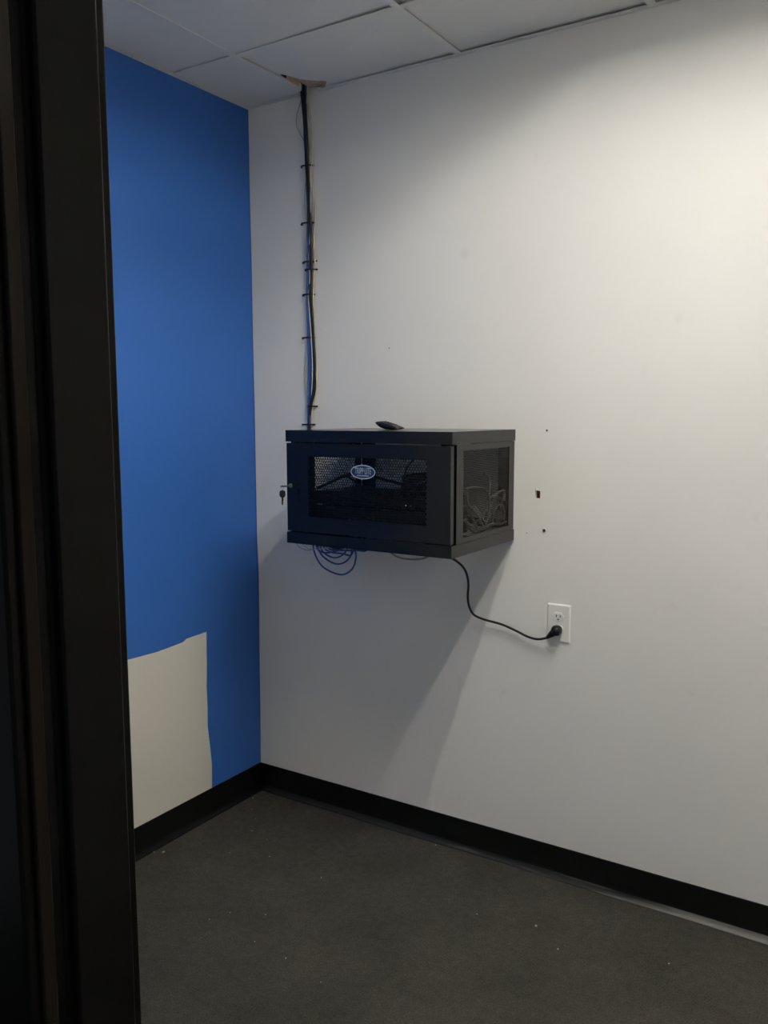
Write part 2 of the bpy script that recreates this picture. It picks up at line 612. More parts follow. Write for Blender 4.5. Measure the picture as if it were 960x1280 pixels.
for tx in (1.645, 2.00):
    bm = bmesh.new()
    tube_bm(bm, [Vector((tx+o_.x, ly0+.05+o_.y, .062)), Vector((tx+o_.x, ly1-.15+o_.y, .062))], .016, 16)
    finish('tube', bm, 'lamp_tube', cl)
    for ya, yb in ((ly0+.012, ly0+.05), (ly1-.15, ly1-.11)):
        bm = bmesh.new()
        box(bm, tx-.02+o_.x, tx+.02+o_.x, ya+o_.y, yb+o_.y, .042, DEP)
        finish('lamp_holder', bm, 'lamp_housing', cl, bevel=.003)

# louvre: cross blades between the tubes' cells and one blade lengthwise
NB = 8
for k in range(1, NB):
    yb0 = ly0+(ly1-ly0)*k/NB
    bm = bmesh.new()
    box(bm, lx0+.005+o_.x, lx1-.005+o_.x, yb0-.001+o_.y, yb0+.001+o_.y, .002, .034)
    finish('louvre_blade', bm, 'lamp_housing', cl)
bm = bmesh.new()
box(bm, -.001, .001, ly0+.005+o_.y, ly1-.005+o_.y, .035, .05)
finish('louvre_spine', bm, 'lamp_housing', cl)

# ================================================================== RACK CABINET
X0, X1, YB, YD, Z0R, Z1R = .512, 1.109, -.003, -.439, 1.122, 1.483
LIP = .036
rk = empty('rack_cabinet', (X0, 0, Z0R))
tag(rk, 'black steel wall-mount rack cabinet with perforated door and sides', 'rack cabinet')
ro = -Vector(rk.location)


def rbox(name, rects, m='rack_black', parent=rk, bevel=.0012):
    return boxes(name, [(a+ro.x, b+ro.x, c_+ro.y, d_+ro.y, e+ro.z, f+ro.z) for a, b, c_, d_, e, f in rects], m, parent, bevel)


def perforated(name, u0, u1, v0, v1, place, parent, pitch=.0088, hole=.80, margin=.012):
    """sheet with hexagonal holes; place(u, v) -> 3D"""
    bm = bmesh.new()
    R = pitch/math.sqrt(3)
    cache = {}

    def V(u, v):
        k = (round(u, 5), round(v, 5))
        if k not in cache:
            cache[k] = bm.verts.new(place(u, v))
        return cache[k]
    ang = [math.radians(30+60*k) for k in range(6)]
    rows = int((v1-v0+2*margin)/(1.5*R))+1
    cols = int((u1-u0+2*margin)/pitch)+1
    for r in range(rows):
        cv = v0-margin+r*1.5*R
        for c_ in range(cols):
            cu = u0-margin+(c_+.5*(r % 2))*pitch
            outer = [V(cu+R*math.cos(a), cv+R*math.sin(a)) for a in ang]
            if u0 < cu < u1 and v0 < cv < v1:
                inner = [bm.verts.new(place(cu+R*hole*math.cos(a), cv+R*hole*math.sin(a))) for a in ang]
                for k in range(6):
                    bm.faces.new((outer[k], outer[(k+1) % 6], inner[(k+1) % 6], inner[k]))
            else:
                bm.faces.new(outer)
    return finish(name, bm, 'rack_black', parent, solid=.0012)


# caps: full-depth trays at top and bottom with a lip in front
rbox('top_cap', [(X0, X1, YD, YB, Z1R-.0015, Z1R), (X0, X1, YD, YD+.0015, Z1R-LIP, Z1R-.0015), (X0, X0+.0015, YD+.0015, YB, Z1R-LIP, Z1R-.0015),
                 (X1-.0015, X1, YD+.0015, YB, Z1R-LIP, Z1R-.0015)], bevel=0)
# bottom tray, with the cable opening towards the wall
rbox('bottom_cap', [(X0, X1, YD, -.135, Z0R, Z0R+.0015), (X0, X1, -.022, YB, Z0R, Z0R+.0015), (X0, .53, -.135, -.022, Z0R, Z0R+.0015), (1.0, X1, -.135, -.022, Z0R, Z0R+.0015),
                    (X0, X1, YD, YD+.0015, Z0R+.0015, Z0R+LIP), (X0, X0+.0015, YD+.0015, YB, Z0R+.0015, Z0R+LIP),
                    (X1-.0015, X1, YD+.0015, YB, Z0R+.0015, Z0R+LIP)], bevel=0)
# side panels: frame with a perforated field
ZA, ZB = Z0R+LIP+.001, Z1R-LIP-.001
sy0, sy1, sz0, sz1 = -.369, -.049, 1.174, 1.430
for s, xa in ((0, X0), (1, X1)):
    xa0, xa1 = (xa, xa+.0015) if s == 0 else (xa-.0015, xa)
    y0, y1 = -.4125, -.010
    sp = rbox('side_panel', [(xa0, xa1, y0, sy0, ZA, ZB), (xa0, xa1, sy1, y1, ZA, ZB), (xa0, xa1, sy0, sy1, ZA, sz0), (xa0, xa1, sy0, sy1, sz1, ZB),
                             (xa0 if s == 0 else xa0-.018, xa1 if s else xa1+.018, y0, y0+.0015, ZA, ZB)], bevel=0)
    xm = xa1+.0008 if s == 0 else xa0-.0008
    perforated('perforated_field', sy0, sy1, sz0, sz1, lambda u, v, xm=xm: (xm+ro.x, u+ro.y, v+ro.z), sp, pitch=.0062, hole=.85)
# rear frame, open in the middle
rbox('rear_frame', [(X0+.002, X0+.058, -.006, -.0045, ZA, ZB), (X1-.058, X1-.002, -.006, -.0045, ZA, ZB), (X0+.058, X1-.058, -.006, -.0045, ZB-.012, ZB), (X0+.058, X1-.058, -.006, -.0045, ZA, ZA+.03)], bevel=0)
# equipment rails
for xa in (X0+.050, X1-.066):
    rbox('mounting_rail', [(xa, xa+.016, -.385, -.383, ZA, ZB), (xa+(0 if xa < .8 else .014), xa+(.002 if xa < .8 else .016), -.383, -.355, ZA, ZB)], 'rack_inner', bevel=0)

# door
dx0, dx1, dz0, dz1 = X0+.0035, X1-.004, Z0R+LIP+.0045, Z1R-LIP-.0045
wx0, wx1, wz0, wz1 = .604, 1.024, 1.212, 1.402
DY0, DY1 = -.4395, -.4190
ox0, ox1, oz0, oz1 = wx0-.004, wx1+.004, wz0-.004, wz1+.004
dr = rbox('door', [(dx0, ox0, DY0, DY0+.0015, dz0, dz1), (ox1, dx1, DY0, DY0+.0015, dz0, dz1), (ox0, ox1, DY0, DY0+.0015, dz0, oz0), (ox0, ox1, DY0, DY0+.0015, oz1, dz1),
                   (dx0, dx0+.0015, DY0+.0015, DY1, dz0, dz1), (dx1-.0015, dx1, DY0+.0015, DY1, dz0, dz1),
                   (dx0+.0015, dx1-.0015, DY0+.0015, DY1, dz0, dz0+.0015), (dx0+.0015, dx1-.0015, DY0+.0015, DY1, dz1-.0015, dz1)], bevel=0)
perforated('perforated_field', wx0, wx1, wz0, wz1, lambda u, v: (u+ro.x, DY0+.0022+ro.y, v+ro.z), dr)
for hz in (dz0+.03, dz1-.03):
    rbox('hinge', [(dx1-.012, dx1-.002, DY1, DY1+.004, hz-.015, hz+.015)], 'rack_black', dr, bevel=.001)

# oval badge with lettering
bx, bz, ba, bb_ = .8085, 1.360, .0445, .0215
bm = bmesh.new()
N = 48
ell = lambda k: [(ba*k*math.cos(2*math.pi*i/N), (bb_*k if k > .98 else bb_-(ba-ba*k))*math.sin(2*math.pi*i/N)) for i in range(N)]
yb_ = DY0-.0005


def ering(k0, k1, y0, y1, mi):
    A = [bm.verts.new((bx+u+ro.x, y0+ro.y, bz+v+ro.z)) for u, v in ell(k0)]
    B = [bm.verts.new((bx+u+ro.x, y1+ro.y, bz+v+ro.z)) for u, v in ell(k1)]
    for i in range(N):
        bm.faces.new((A[i], B[i], B[(i+1) % N], A[(i+1) % N])).material_index = mi
    return B


ering(1.0, 1.0, DY0+.001, yb_-.0015, 1)
ering(1.0, .93, yb_-.0015, yb_-.0015, 0)
B = ering(.93, .93, yb_-.0015, yb_-.0010, 1)
bm.faces.new(B[::-1]).material_index = 1
box(bm, bx-.021+ro.x, bx+.021+ro.x, yb_-.0015+ro.y, yb_-.0011+ro.y, bz-.0122+ro.z, bz-.0098+ro.z, 0)


def lettering(bm, text, cx, y, cz, width, height, mi):
    cu = bpy.data.curves.new('lettering', 'FONT')
    cu.body = text
    cu.align_x = 'CENTER'
    cu.extrude = .0
    to = bpy.data.objects.new('lettering', cu)
    COL.objects.link(to)
    bpy.context.view_layer.update()
    dg = bpy.context.evaluated_depsgraph_get()
    me = bpy.data.meshes.new_from_object(to.evaluated_get(dg))
    xs_ = [v.co.x for v in me.vertices]
    ys_ = [v.co.y for v in me.vertices]
    sx, sy = width/(max(xs_)-min(xs_)), height/(max(ys_)-min(ys_))
    mx_, my_ = (max(xs_)+min(xs_))/2, (max(ys_)+min(ys_))/2
    vs = [bm.verts.new((cx+(v.co.x-mx_)*sx, y, cz+(v.co.y-my_)*sy)) for v in me.vertices]
    for p_ in me.polygons:
        try:
            bm.faces.new([vs[i] for i in p_.vertices]).material_index = mi
        except ValueError:
            pass
    bpy.data.objects.remove(to)
    bpy.data.meshes.remove(me)


lettering(bm, 'TRIPP·LITE', bx+ro.x, yb_-.0013+ro.y, bz+.0035+ro.z, .058, .0185, 0)
bdg = finish('badge', bm, ['logo_ink', 'logo_blue'], dr)
bdg['label'] = 'dark oval badge with pale rim and lettering'

# lock
bm = bmesh.new()
lkx, lkz = .5305, 1.3075
cyl(bm, (lkx+ro.x, DY0+.001+ro.y, lkz+ro.z), (lkx+ro.x, DY0-.004+ro.y, lkz+ro.z), .0068, 20)
cyl(bm, (lkx+ro.x, DY0-.004+ro.y, lkz+ro.z), (lkx+ro.x, DY0-.0055+ro.y, lkz+ro.z), .0048, 20)
lk = finish('lock', bm, 'steel', dr)
lk['label'] = 'round steel lock cylinder'


# key in the lock and its twin hanging on a wire ring
def key_bm(bm, M_):
    """blade along +x from the bow; flat in x-z"""
    def P(x, y, z):
        return M_ @ Vector((x, y, z))
    outline = [(-.001, -.004), (-.004, -.0078), (-.010, -.0095), (-.018, -.0090), (-.0225, -.006), (-.0235, 0), (-.0225, .006), (-.018, .0090), (-.010, .0095), (-.004, .0078), (-.001, .004)]
    a = [bm.verts.new(P(x, -.0018, z)) for x, z in outline]
    b = [bm.verts.new(P(x, .0018, z)) for x, z in outline]
    bm.faces.new(a)
    bm.faces.new(b[::-1])
    for i in range(len(a)):
        bm.faces.new((a[i], b[i], b[(i+1) % len(a)], a[(i+1) % len(a)]))
    bl = [(-.001, -.003), (.020, -.003), (.0235, 0), (.021, .002), (.018, .0012), (.015, .0027), (.012, .0014), (.008, .0028), (-.001, .003)]
    a = [bm.verts.new(P(x, -.0009, z)) for x, z in bl]
    b = [bm.verts.new(P(x, .0009, z)) for x, z in bl]
    for f_ in (a, b[::-1]):
        bm.faces.new(f_).material_index = 1
    for i in range(len(a)):
        bm.faces.new((a[i], b[i], b[(i+1) % len(a)], a[(i+1) % len(a)])).material_index = 1


ks = empty('key_pair', (lkx, DY0-.01, lkz))
tag(ks, 'pair of small black keys hanging from the cabinet lock', 'key')
k_in = Matrix.Translation((0, .0042-.0235+.0052, 0)) @ Matrix.Rotation(math.radians(90), 4, 'Z')
bm = bmesh.new()
key_bm(bm, Matrix.Translation((0, -.012, 0)) @ Matrix.Rotation(math.radians(90), 4, 'Z') @ Matrix.Rotation(math.radians(90), 4, 'X'))
finish('key', bm, ['plastic_black', 'steel'], ks)
bm = bmesh.new()
rc = Vector((0, -.031, -.0035))
tube_bm(bm, [rc+Vector((0, .0055*math.sin(t), .0075*math.cos(t))) for t in [2*math.pi*i/20 for i in range(21)]], .0006, 6)
finish('key_ring', bm, 'steel', ks)
bm = bmesh.new()
key_bm(bm, Matrix.Translation((0, -.032, -.036)) @ Matrix.Rotation(math.radians(90), 4, 'Y') @ Matrix.Rotation(math.radians(-39), 4, 'X') @ Matrix.Scale(1.02, 4))
finish('key', bm, ['tie_black', 'tie_black'], ks)

# ------------------------------------------------------------------ equipment inside the rack
xL, xR = X0+.062, X1-.062
sw = empty('network_switch', (xL, -.39, 1.248))
tag(sw, 'black network switch in the upper slot inside the rack', 'network switch')


def dev(name, rects, m, par, bevel=0.0):
    o2 = -Vector(par.location)
    return boxes(name, [(a+o2.x, b+o2.x, c_+o2.y, d_+o2.y, e+o2.z, f+o2.z) for a, b, c_, d_, e, f in rects], m, par, bevel)


dev('body', [(xL+.02, xR-.02, -.384, -.20, 1.2485, 1.2905)], 'device_black', sw, .001)
dev('face_plate', [(X0+.050, X1-.050, -.3885, -.3855, 1.2485, 1.2920)], 'device_face', sw, .001)
for k in range(12):
    px_ = .60+k*.0215
    dev('port', [(px_, px_+.016, -.3900, -.3887, 1.256, 1.268)], 'port_dark', sw)
for lx_, lz_ in ((.9420, 1.2590), (.9270, 1.2600)):
    dev('status_light', [(lx_, lx_+.0022, -.3903, -.3887, lz_, lz_+.0022)], 'led', sw)
up = empty('power_supply', (xL, -.39, 1.160))
tag(up, 'black rack power supply in the lower slots inside the rack', 'power supply')
dev('body', [(xL+.02, xR-.02, -.384, -.18, 1.1635, 1.2440)], 'device_black', up, .001)
dev('face_plate', [(X0+.050, X1-.050, -.3885, -.3855, 1.1620, 1.2455)], 'device_face', up, .001)
dev('display', [(.66, .72, -.3900, -.3887, 1.19, 1.215)], 'port_dark', up, .001)


# ------------------------------------------------------------------ cables
def cable(name, pts, r, m, label, group=None, n=8, sides=8):
    bm = bmesh.new()
    base = Vector(pts[0])
    tube_bm(bm, [q-base for q in spline(pts, n)], r, sides)
    o2 = finish(name, bm, m, loc=base)
    tag(o2, label, 'cable', group)
    return o2


def wallpath(px, y):
    return [onwall(a, b, y if not isinstance(y, (list, tuple)) else y[i]) for i, (a, b) in enumerate(px)]


GW = 'cables running down the wall'
# black pair
topz = H+.07
black = [(381, 118), (383, 160), (385, 210), (387, 250), (388.3, 281), (389.3, 310), (389.5, 335), (389.3, 369), (391, 400), (392.6, 430), (393.8, 455), (392, 485), (388.5, 508), (387, 533), (388, 570), (390, 610)]
pb = wallpath(black, -.0150)
pb[0].x = .318
pre = [Vector((.29, -.03, topz)), Vector((.283, -.024, H+.01))]
cable('network_cable', pre+pb[1:]+[Vector((.33, -.03, 1.16)), Vector((.37, -.06, 1.075)), Vector((.46, -.085, 1.05)), Vector((.555, -.10, 1.10)), Vector((.60, -.11, 1.15)), Vector((.66, -.13, 1.20)), Vector((.74, -.13, 1.235))],
      .0046, 'cable_black', 'thick black cable running down the wall bundle past the cabinet', GW)
pb2 = wallpath([(a-2.6 if b < 480 else a+.5, b) for a, b in black], -.0152)
for i_, q in enumerate(pb2):
    if 380 < black[i_][1] < 500:
        q.x += .006
cable('network_cable', [Vector((.282, -.04, topz)), Vector((.276, -.030, H+.01))]+pb2[1:]+[Vector((.325, -.036, 1.17)), Vector((.36, -.07, 1.09)), Vector((.45, -.095, 1.062)), Vector((.55, -.115, 1.10)), Vector((.58, -.12, 1.15)), Vector((.62, -.14, 1.22)), Vector((.70, -.15, 1.235))],
      .0034, 'cable_black', 'thinner black cable twisted along the thick black one on the wall', GW)
# blue data cables, each with its own slack loop below the cabinet
LOOPS = [
    [(391, 672), (393, 690), (402, 707), (417, 716), (430, 718), (441, 710), (445, 695), (443, 680)],
    [(396, 668), (399, 688), (408, 699), (421, 705), (432, 702), (439, 693), (440, 680)],
    [(398, 668), (402, 687), (411, 695), (421, 697), (431, 691), (436, 678)],
    [(401, 668), (405, 684), (413, 690), (428, 692), (438, 694), (443, 686), (446, 676)],
    [(394, 668), (397, 686), (407, 691), (419, 689), (431, 684), (435, 672)],
    [(403, 668), (410, 685), (424, 688), (446, 688), (458, 688), (466, 676)],
]
blue_top = [(379.5, 118), (381.5, 160), (384, 209), (386, 260), (385.5, 320), (385, 369), (387, 400), (387.5, 423), (388.5, 460), (388, 495), (386.5, 531), (388, 580), (390, 630)]
for i, lp in enumerate(LOOPS):
    dxp = (-1.6, -.5, .6, 1.6, 2.4, -2.2)[i]
    dy = -.0035-.003*(i % 3)
    top = wallpath([(a+dxp*(1.0 if 380 < b < 505 else .55), b) for a, b in blue_top], dy-.003)
    top[0] = Vector((.268+.004*i, -.008-.0035*(i % 3), H+.01))
    n_ = len(lp)
    lw = wallpath(lp, [-.045-.07*k/(n_-1) for k in range(n_)])
    endp = Vector((lw[-1].x+.02, -.118, 1.165+.01*i))
    cable('data_cable', [Vector((.272+.005*i, -.012-.004*(i % 3), topz))]+top+lw+[endp, endp+Vector((.06, -.05, .05))], .0032, 'cable_blue',
          ['blue data cable making the lowest slack loop under the cabinet', 'blue data cable making the second lowest loop under the cabinet',
           'blue data cable with a small round loop tucked under the cabinet', 'blue data cable crossing the other loops under the cabinet',
           'blue data cable with the shallowest loop under the cabinet', 'blue data cable bending sideways in a flat run under the cabinet'][i], 'blue data cables down the wall')
# white and cream
cable('phone_cable', [Vector((.306, -.025, topz)), Vector((.300, -.018, H+.0))]+wallpath([(385, 140), (390, 165), (392, 200), (391, 240), (394, 262), (392.5, 300), (393.5, 330), (391.5, 370), (391.5, 423), (396, 460), (395, 490), (391, 510), (388, 531), (391, 580), (394, 640)], -.009)
      + [Vector((.335, -.04, 1.06)), Vector((.40, -.06, 1.047)), Vector((.50, -.08, 1.09)), Vector((.56, -.10, 1.16))], .0022, 'cable_cream',
      'cream coloured cable on the outer side of the wall bundle', GW)
cable('phone_cable', [Vector((.294, -.018, topz)), Vector((.292, -.014, H+.0))]+wallpath([(382, 140), (386, 170), (388, 208), (386, 240), (385, 262), (387, 300), (386, 330), (386.5, 369), (383.5, 400), (384, 430), (382.6, 460), (382.5, 480), (385, 508), (385.5, 531), (384, 580), (383, 630)], -.008)
      + [Vector((.262, -.035, 1.062)), Vector((.285, -.045, 1.034)), Vector((.33, -.055, 1.032)), Vector((.45, -.08, 1.062)), Vector((.56, -.10, 1.15))], .0021, 'cable_white',
      'thin white cable bowing out beside the blue cables on the wall', GW)
cable('phone_cable', [Vector((.300, -.018, topz)), Vector((.296, -.020, H+.0))]+wallpath([(389, 150), (391, 180), (389.5, 208), (388, 250), (388, 281), (386, 320), (387.2, 345), (385.5, 369), (386.6, 390), (389.5, 430), (390.5, 470), (389, 500), (387.5, 531), (388, 570), (389, 630)], -.0165)
      + [Vector((.315, -.05, 1.08)), Vector((.37, -.07, 1.06)), Vector((.47, -.09, 1.08)), Vector((.57, -.11, 1.16))], .0017, 'cable_white',
      'thin white cable lying on top of the blue cables on the wall', GW)
cable('phone_cable', [Vector((.270, -.025, topz)), Vector((.266, -.020, H+.0))]+wallpath([(376, 126), (371, 143), (370.5, 156), (375, 167), (381, 180), (384, 209), (381.5, 235), (381, 262), (384, 281), (381.5, 310), (384, 330), (383.5, 369), (385, 423), (384.5, 480), (384.5, 531), (383, 580), (381, 640)], -.012)
      + [Vector((.232, -.03, 1.060)), Vector((.248, -.045, 1.036)), Vector((.295, -.055, 1.026)), Vector((.35, -.07, 1.040)), Vector((.45, -.09, 1.075)), Vector((.55, -.11, 1.14))], .0015, 'cable_grey',
      'thin grey cable bowing out loosely just below the ceiling', GW)

# cable ties round the bundle, each nailed to the wall
ties = [(378, 392, 210, 'right', 'black cable tie nearest the ceiling on the wall bundle'), (378.5, 393, 281, 'none', 'second black cable tie below the ceiling on the wall bundle'),
        (380.5, 393, 329, 'left', 'upper of two close black cable ties with a loose nail beside it'), (383, 396, 338.5, 'right', 'lower of the two close black cable ties on the wall bundle'),
        (380.5, 394, 369.5, 'left', 'black cable tie where the blue cables start to fan out'), (380, 394, 423, 'left', 'black cable tie across the widest part of the blue cables'),
        (386, 396, 508, 'right', 'black cable tie with its tail pointing away from the corner above the cabinet'), (380, 393, 530.5, 'none', 'lowest black cable tie just above the cabinet top')]
for xa, xb, yy, hd, lab in ties:
    pa, pb_ = onwall(xa, yy), onwall(xb, yy)
    wdt = pb_.x-pa.x
    t = empty('cable_tie', (pa.x, 0, pa.z))
    bm = bmesh.new()
    path = [(0, -.0005), (.002, -.010), (.009, -.0195), (wdt*.5, -.0215), (wdt-.009, -.0195), (wdt-.002, -.010), (wdt, -.0005)]
    pts = spline([Vector((u, v, 0)) for u, v in path], 4)
    prev = None
    for i, q in enumerate(pts):
        tg = (pts[min(i+1, len(pts)-1)]-pts[max(i-1, 0)]).normalized()
        nn = Vector((tg.y, -tg.x, 0))*.0007
        ring = [bm.verts.new(q+nn*a+Vector((0, 0, b*.0027))) for a, b in ((-1, -1), (1, -1), (1, 1), (-1, 1))]
        if prev:
            for k in range(4):
                bm.faces.new((prev[k], prev[(k+1) % 4], ring[(k+1) % 4], ring[k]))
        prev = ring
    finish('strap', bm, 'tie_black', t)
    for side in ('left', 'right'):
        if hd == side or hd == 'none':
            ux = -.002 if side == 'left' else wdt+.002
            bm = bmesh.new()
            box(bm, ux-.0035, ux+.0035, -.007, -.0003, -.0028, .0028)
            finish('tie_head', bm, 'tie_black', t, bevel=.0006)
    tag(t, lab, 'cable tie', 'cable ties on the wall bundle')
q = onwall(397, 326.5)
bm = bmesh.new()
cyl(bm, (0, -.0003, 0), (0, -.007, 0), .0008, 8)
cyl(bm, (0, -.007, 0), (0, -.0085, 0), .0030, 12)
nl = finish('wall_nail', bm, 'tie_black', loc=(q.x, 0, q.z))
tag(nl, 'small dark nail in the wall beside the cable bundle', 'nail')

# loose cables inside the rack, seen through the perforated side and door
rnd = random.Random(11)
GI = 'loose grey patch cables inside the rack'
LI = 'loose grey patch cable looping inside the rack behind the perforated side'


def side_pts(pp, x):
    """pixels on the perforated side -> points just inside the cabinet (plane x)"""
    out = []
    for i, (a, b) in enumerate(pp):
        xx = x[i] if isinstance(x, (list, tuple)) else x
        d_ = FW + RT*((a-480)/FPX) - UP*((b-640)/FPX)
        q_ = CAM + d_*((xx-CAM.x)/d_.x)
        q_.y = min(max(q_.y, -.36), -.03)
        q_.z = max(q_.z, Z0R+.012)
        out.append(q_)
    return out


inside = [
    ([(579, 613), (588, 609), (597, 609), (606, 612), (611, 620), (611, 640), (606, 660)], 1.082, .0036),
    ([(605, 592), (611, 596), (612, 608), (611, 622), (613, 640)], 1.07, .0034),
    ([(584, 616), (585, 628), (590, 636), (598, 645), (600, 655)], 1.090, .0030),
    ([(580, 650), (586, 655), (594, 661), (602, 662), (612, 656), (624, 655), (633, 652)], 1.094, .0034),
    ([(582, 648), (584, 656), (590, 664), (597, 667), (603, 664), (612, 656)], 1.086, .0034),
    ([(616, 622), (622, 616), (629, 613), (633, 615), (634, 625)], 1.085, .0034),
    ([(612, 655), (612, 640), (615, 628), (622, 622), (629, 625), (632, 635), (631, 648)], 1.075, .0032),
    ([(616, 656), (616, 643), (620, 634), (626, 630), (631, 636), (632, 650)], 1.085, .0032),
    ([(621, 656), (622, 645), (626, 638), (630, 642), (631, 652)], 1.068, .0032),
    ([(608, 656), (608, 636), (610, 625), (617, 619), (627, 620), (633, 630)], 1.062, .0032),
    ([(580, 632), (586, 640), (592, 650), (596, 660)], 1.075, .0030),
    ([(590, 634), (595, 640), (600, 648), (604, 658)], 1.094, .0022),
    ([(592, 632), (597, 638), (602, 645), (606, 652)], 1.094, .0022),
    ([(583, 662), (590, 656), (598, 650), (606, 640), (612, 630)], 1.070, .0030),
]
for i, (pp, xx, r_) in enumerate(inside):
    lab_ = {0: 'grey patch cable arching highest across the front half of the perforated side', 1: 'grey patch cable rising in a single hook behind the perforated side',
            11: 'short pale patch cable strands lying diagonal behind the perforated side', 12: 'short pale patch cable strands lying diagonal behind the perforated side',
            5: 'pale patch cable curling over the fan of grey ones beside the wall edge', 3: 'grey patch cable running along the bottom of the perforated side'}.get(i, LI)
    cable('patch_cable', side_pts(pp, xx), r_*1.2, 'cable_white' if i in (11, 12, 5) else 'cable_grey', lab_, GI, sides=7)
cable('patch_cable', [Vector((.70, -.115, 1.15))]+[onwall(a_, b_, -.105) for a_, b_ in ((478, 682), (487, 690), (498, 696.5), (510, 699), (524, 699), (536, 695), (546, 684))]+[Vector((.90, -.10, 1.15))], .0034, 'cable_grey',
      'grey patch cable sagging just below the cabinet bottom beside the blue loops')
# dark leads behind the door: one sagging across, one in a tall arc, a coil resting on the switch
cable('power_lead', [Vector((.560, -.34, 1.292)), Vector((.60, -.32, 1.312)), Vector((.65, -.30, 1.336)), Vector((.70, -.28, 1.340)), Vector((.76, -.26, 1.325)), Vector((.84, -.25, 1.31)), Vector((.88, -.22, 1.298))], .005, 'cable_black',
      'black lead arching over the switch behind the perforated door', n=8)
cable('power_lead', [Vector((.640, -.29, 1.335)), Vector((.665, -.285, 1.320)), Vector((.69, -.28, 1.302)), Vector((.72, -.27, 1.298))], .0045, 'cable_black',
      'short black lead dropping onto the switch behind the perforated door', n=8)
arc = [Vector((.842, -.27, 1.298)), Vector((.850, -.27, 1.34)), Vector((.868, -.27, 1.375)), Vector((.90, -.27, 1.398)), Vector((.94, -.26, 1.400)), Vector((.972, -.245, 1.388)), Vector((.992, -.235, 1.372))]
cable('power_lead', arc, .0028, 'cable_black', 'thin black lead in a tall arc behind the badge end of the door')
bm = bmesh.new()
coil = []
for i in range(150):
    a = i/150*2*math.pi*6
    rr_ = .055+.012*math.sin(i*.37)
    coil.append(Vector((1.15*rr_*math.cos(a), rr_*math.sin(a)*1.05, .006+.052*i/150+.008*math.sin(a+.8))))
tube_bm(bm, coil, .0055, 7)
bm.verts.ensure_lookup_table()
mz_ = min(v.co.z for v in bm.verts)
for v in bm.verts:
    v.co.z -= mz_
cc = finish('cable_coil', bm, 'cable_black', loc=(.945, -.29, 1.2915))
tag(cc, 'coil of black cable resting on the switch inside the rack', 'cable')

# ------------------------------------------------------------------ outlet and power cord
ox, oz = 1.2695, .8645
ot = empty('wall_outlet', (ox, 0, oz))
tag(ot, 'white duplex wall outlet with oversized cover plate', 'outlet')
bm = bmesh.new()
pw, ph = .0395, .0625
a = [bm.verts.new((sx*pw, -.0002, sz*ph)) for sx, sz in ((-1, -1), (1, -1), (1, 1), (-1, 1))]
b = [bm.verts.new((sx*(pw-.004), -.0062, sz*(ph-.004))) for sx, sz in ((-1, -1), (1, -1), (1, 1), (-1, 1))]
bm.faces.new(b)
for i in range(4):
    bm.faces.new((a[i], a[(i+1) % 4], b[(i+1) % 4], b[i]))
bm.faces.new(a[::-1])
finish('cover_plate', bm, 'outlet_white', ot, bevel=.0012)
for sz in (1, -1):
    cz_ = sz*.0205
    bm = bmesh.new()
    out = []
    for k in range(40):
        t = 2*math.pi*k/40
        u, v = .0172*math.cos(t), .0172*math.sin(t)
        out.append((u, max(-.0142, min(.0142, v))))
    a = [bm.verts.new((u, -.0062, cz_+v)) for u, v in out]
    b = [bm.verts.new((u*.96, -.0085, cz_+v*.96)) for u, v in out]
    bm.faces.new(b)
    for i in range(40):
        bm.faces.new((a[i], a[(i+1) % 40], b[(i+1) % 40], b[i]))
    bmesh.ops.remove_doubles(bm, verts=bm.verts[:], dist=1e-5)
    so = finish('socket', bm, 'outlet_white', ot)
    for u, hh in ((-.0064, .0042), (.0064, .0035)):
        boxes('slot', [(u-.0013, u+.0013, -.0088, -.0080, cz_+.0035-hh, cz_+.0035+hh)], 'slot_dark', so)
    bm = bmesh.new()
    cyl(bm, (0, -.0080, cz_-.0075), (0, -.0088, cz_-.0075), .0027, 14)
    finish('ground_hole', bm, 'slot_dark', so)
bm = bmesh.new()
cyl(bm, (0, -.0060, 0), (0, -.0074, 0), .0035, 14)
finish('screw', bm, 'outlet_white', ot)
# ragged rim of patching compound showing beside the plate
bm = bmesh.new()
rim = [(-.0500, .052), (-.0395, .053), (-.0395, -.026), (-.0440, -.027), (-.0475, -.022), (-.0490, .0)]
prism(bm, [(x, z) for x, z in rim], 0, 1)
for v in bm.verts:
    x, z, t = v.co.x, v.co.y, v.co.z
    v.co = Vector((x, -.0002-.0022*t, z))
finish('patched_rim', bm, 'outlet_white', ot)

pc = empty('plugged_power_cable', (ox, -.0095, oz-.0205))
tag(pc, 'black power cord hanging from the cabinet and plugged into the outlet', 'power cord')
po = -Vector(pc.location)
tail = onwall(683, 797.5, -.030)
cpts = [Vector((.80, -.06, 1.175)), Vector((.845, -.07, 1.118)), onwall(560, 694, -.075), onwall(570, 701, -.072), onwall(578.5, 708.5, -.066), onwall(583.5, 718, -.060), onwall(585.5, 731, -.054),
        onwall(584.7, 746, -.046), onwall(586.5, 758, -.038), onwall(592, 768, -.03), onwall(604, 774, -.022), onwall(627, 780.5, -.018), onwall(645, 788.5, -.018), onwall(660, 796, -.020), onwall(672, 799, -.025), tail]
bm = bmesh.new()
tube_bm(bm, [q_+po for q_ in spline(cpts, 8)], .0040, 10)
finish('cord', bm, 'cable_black', pc)
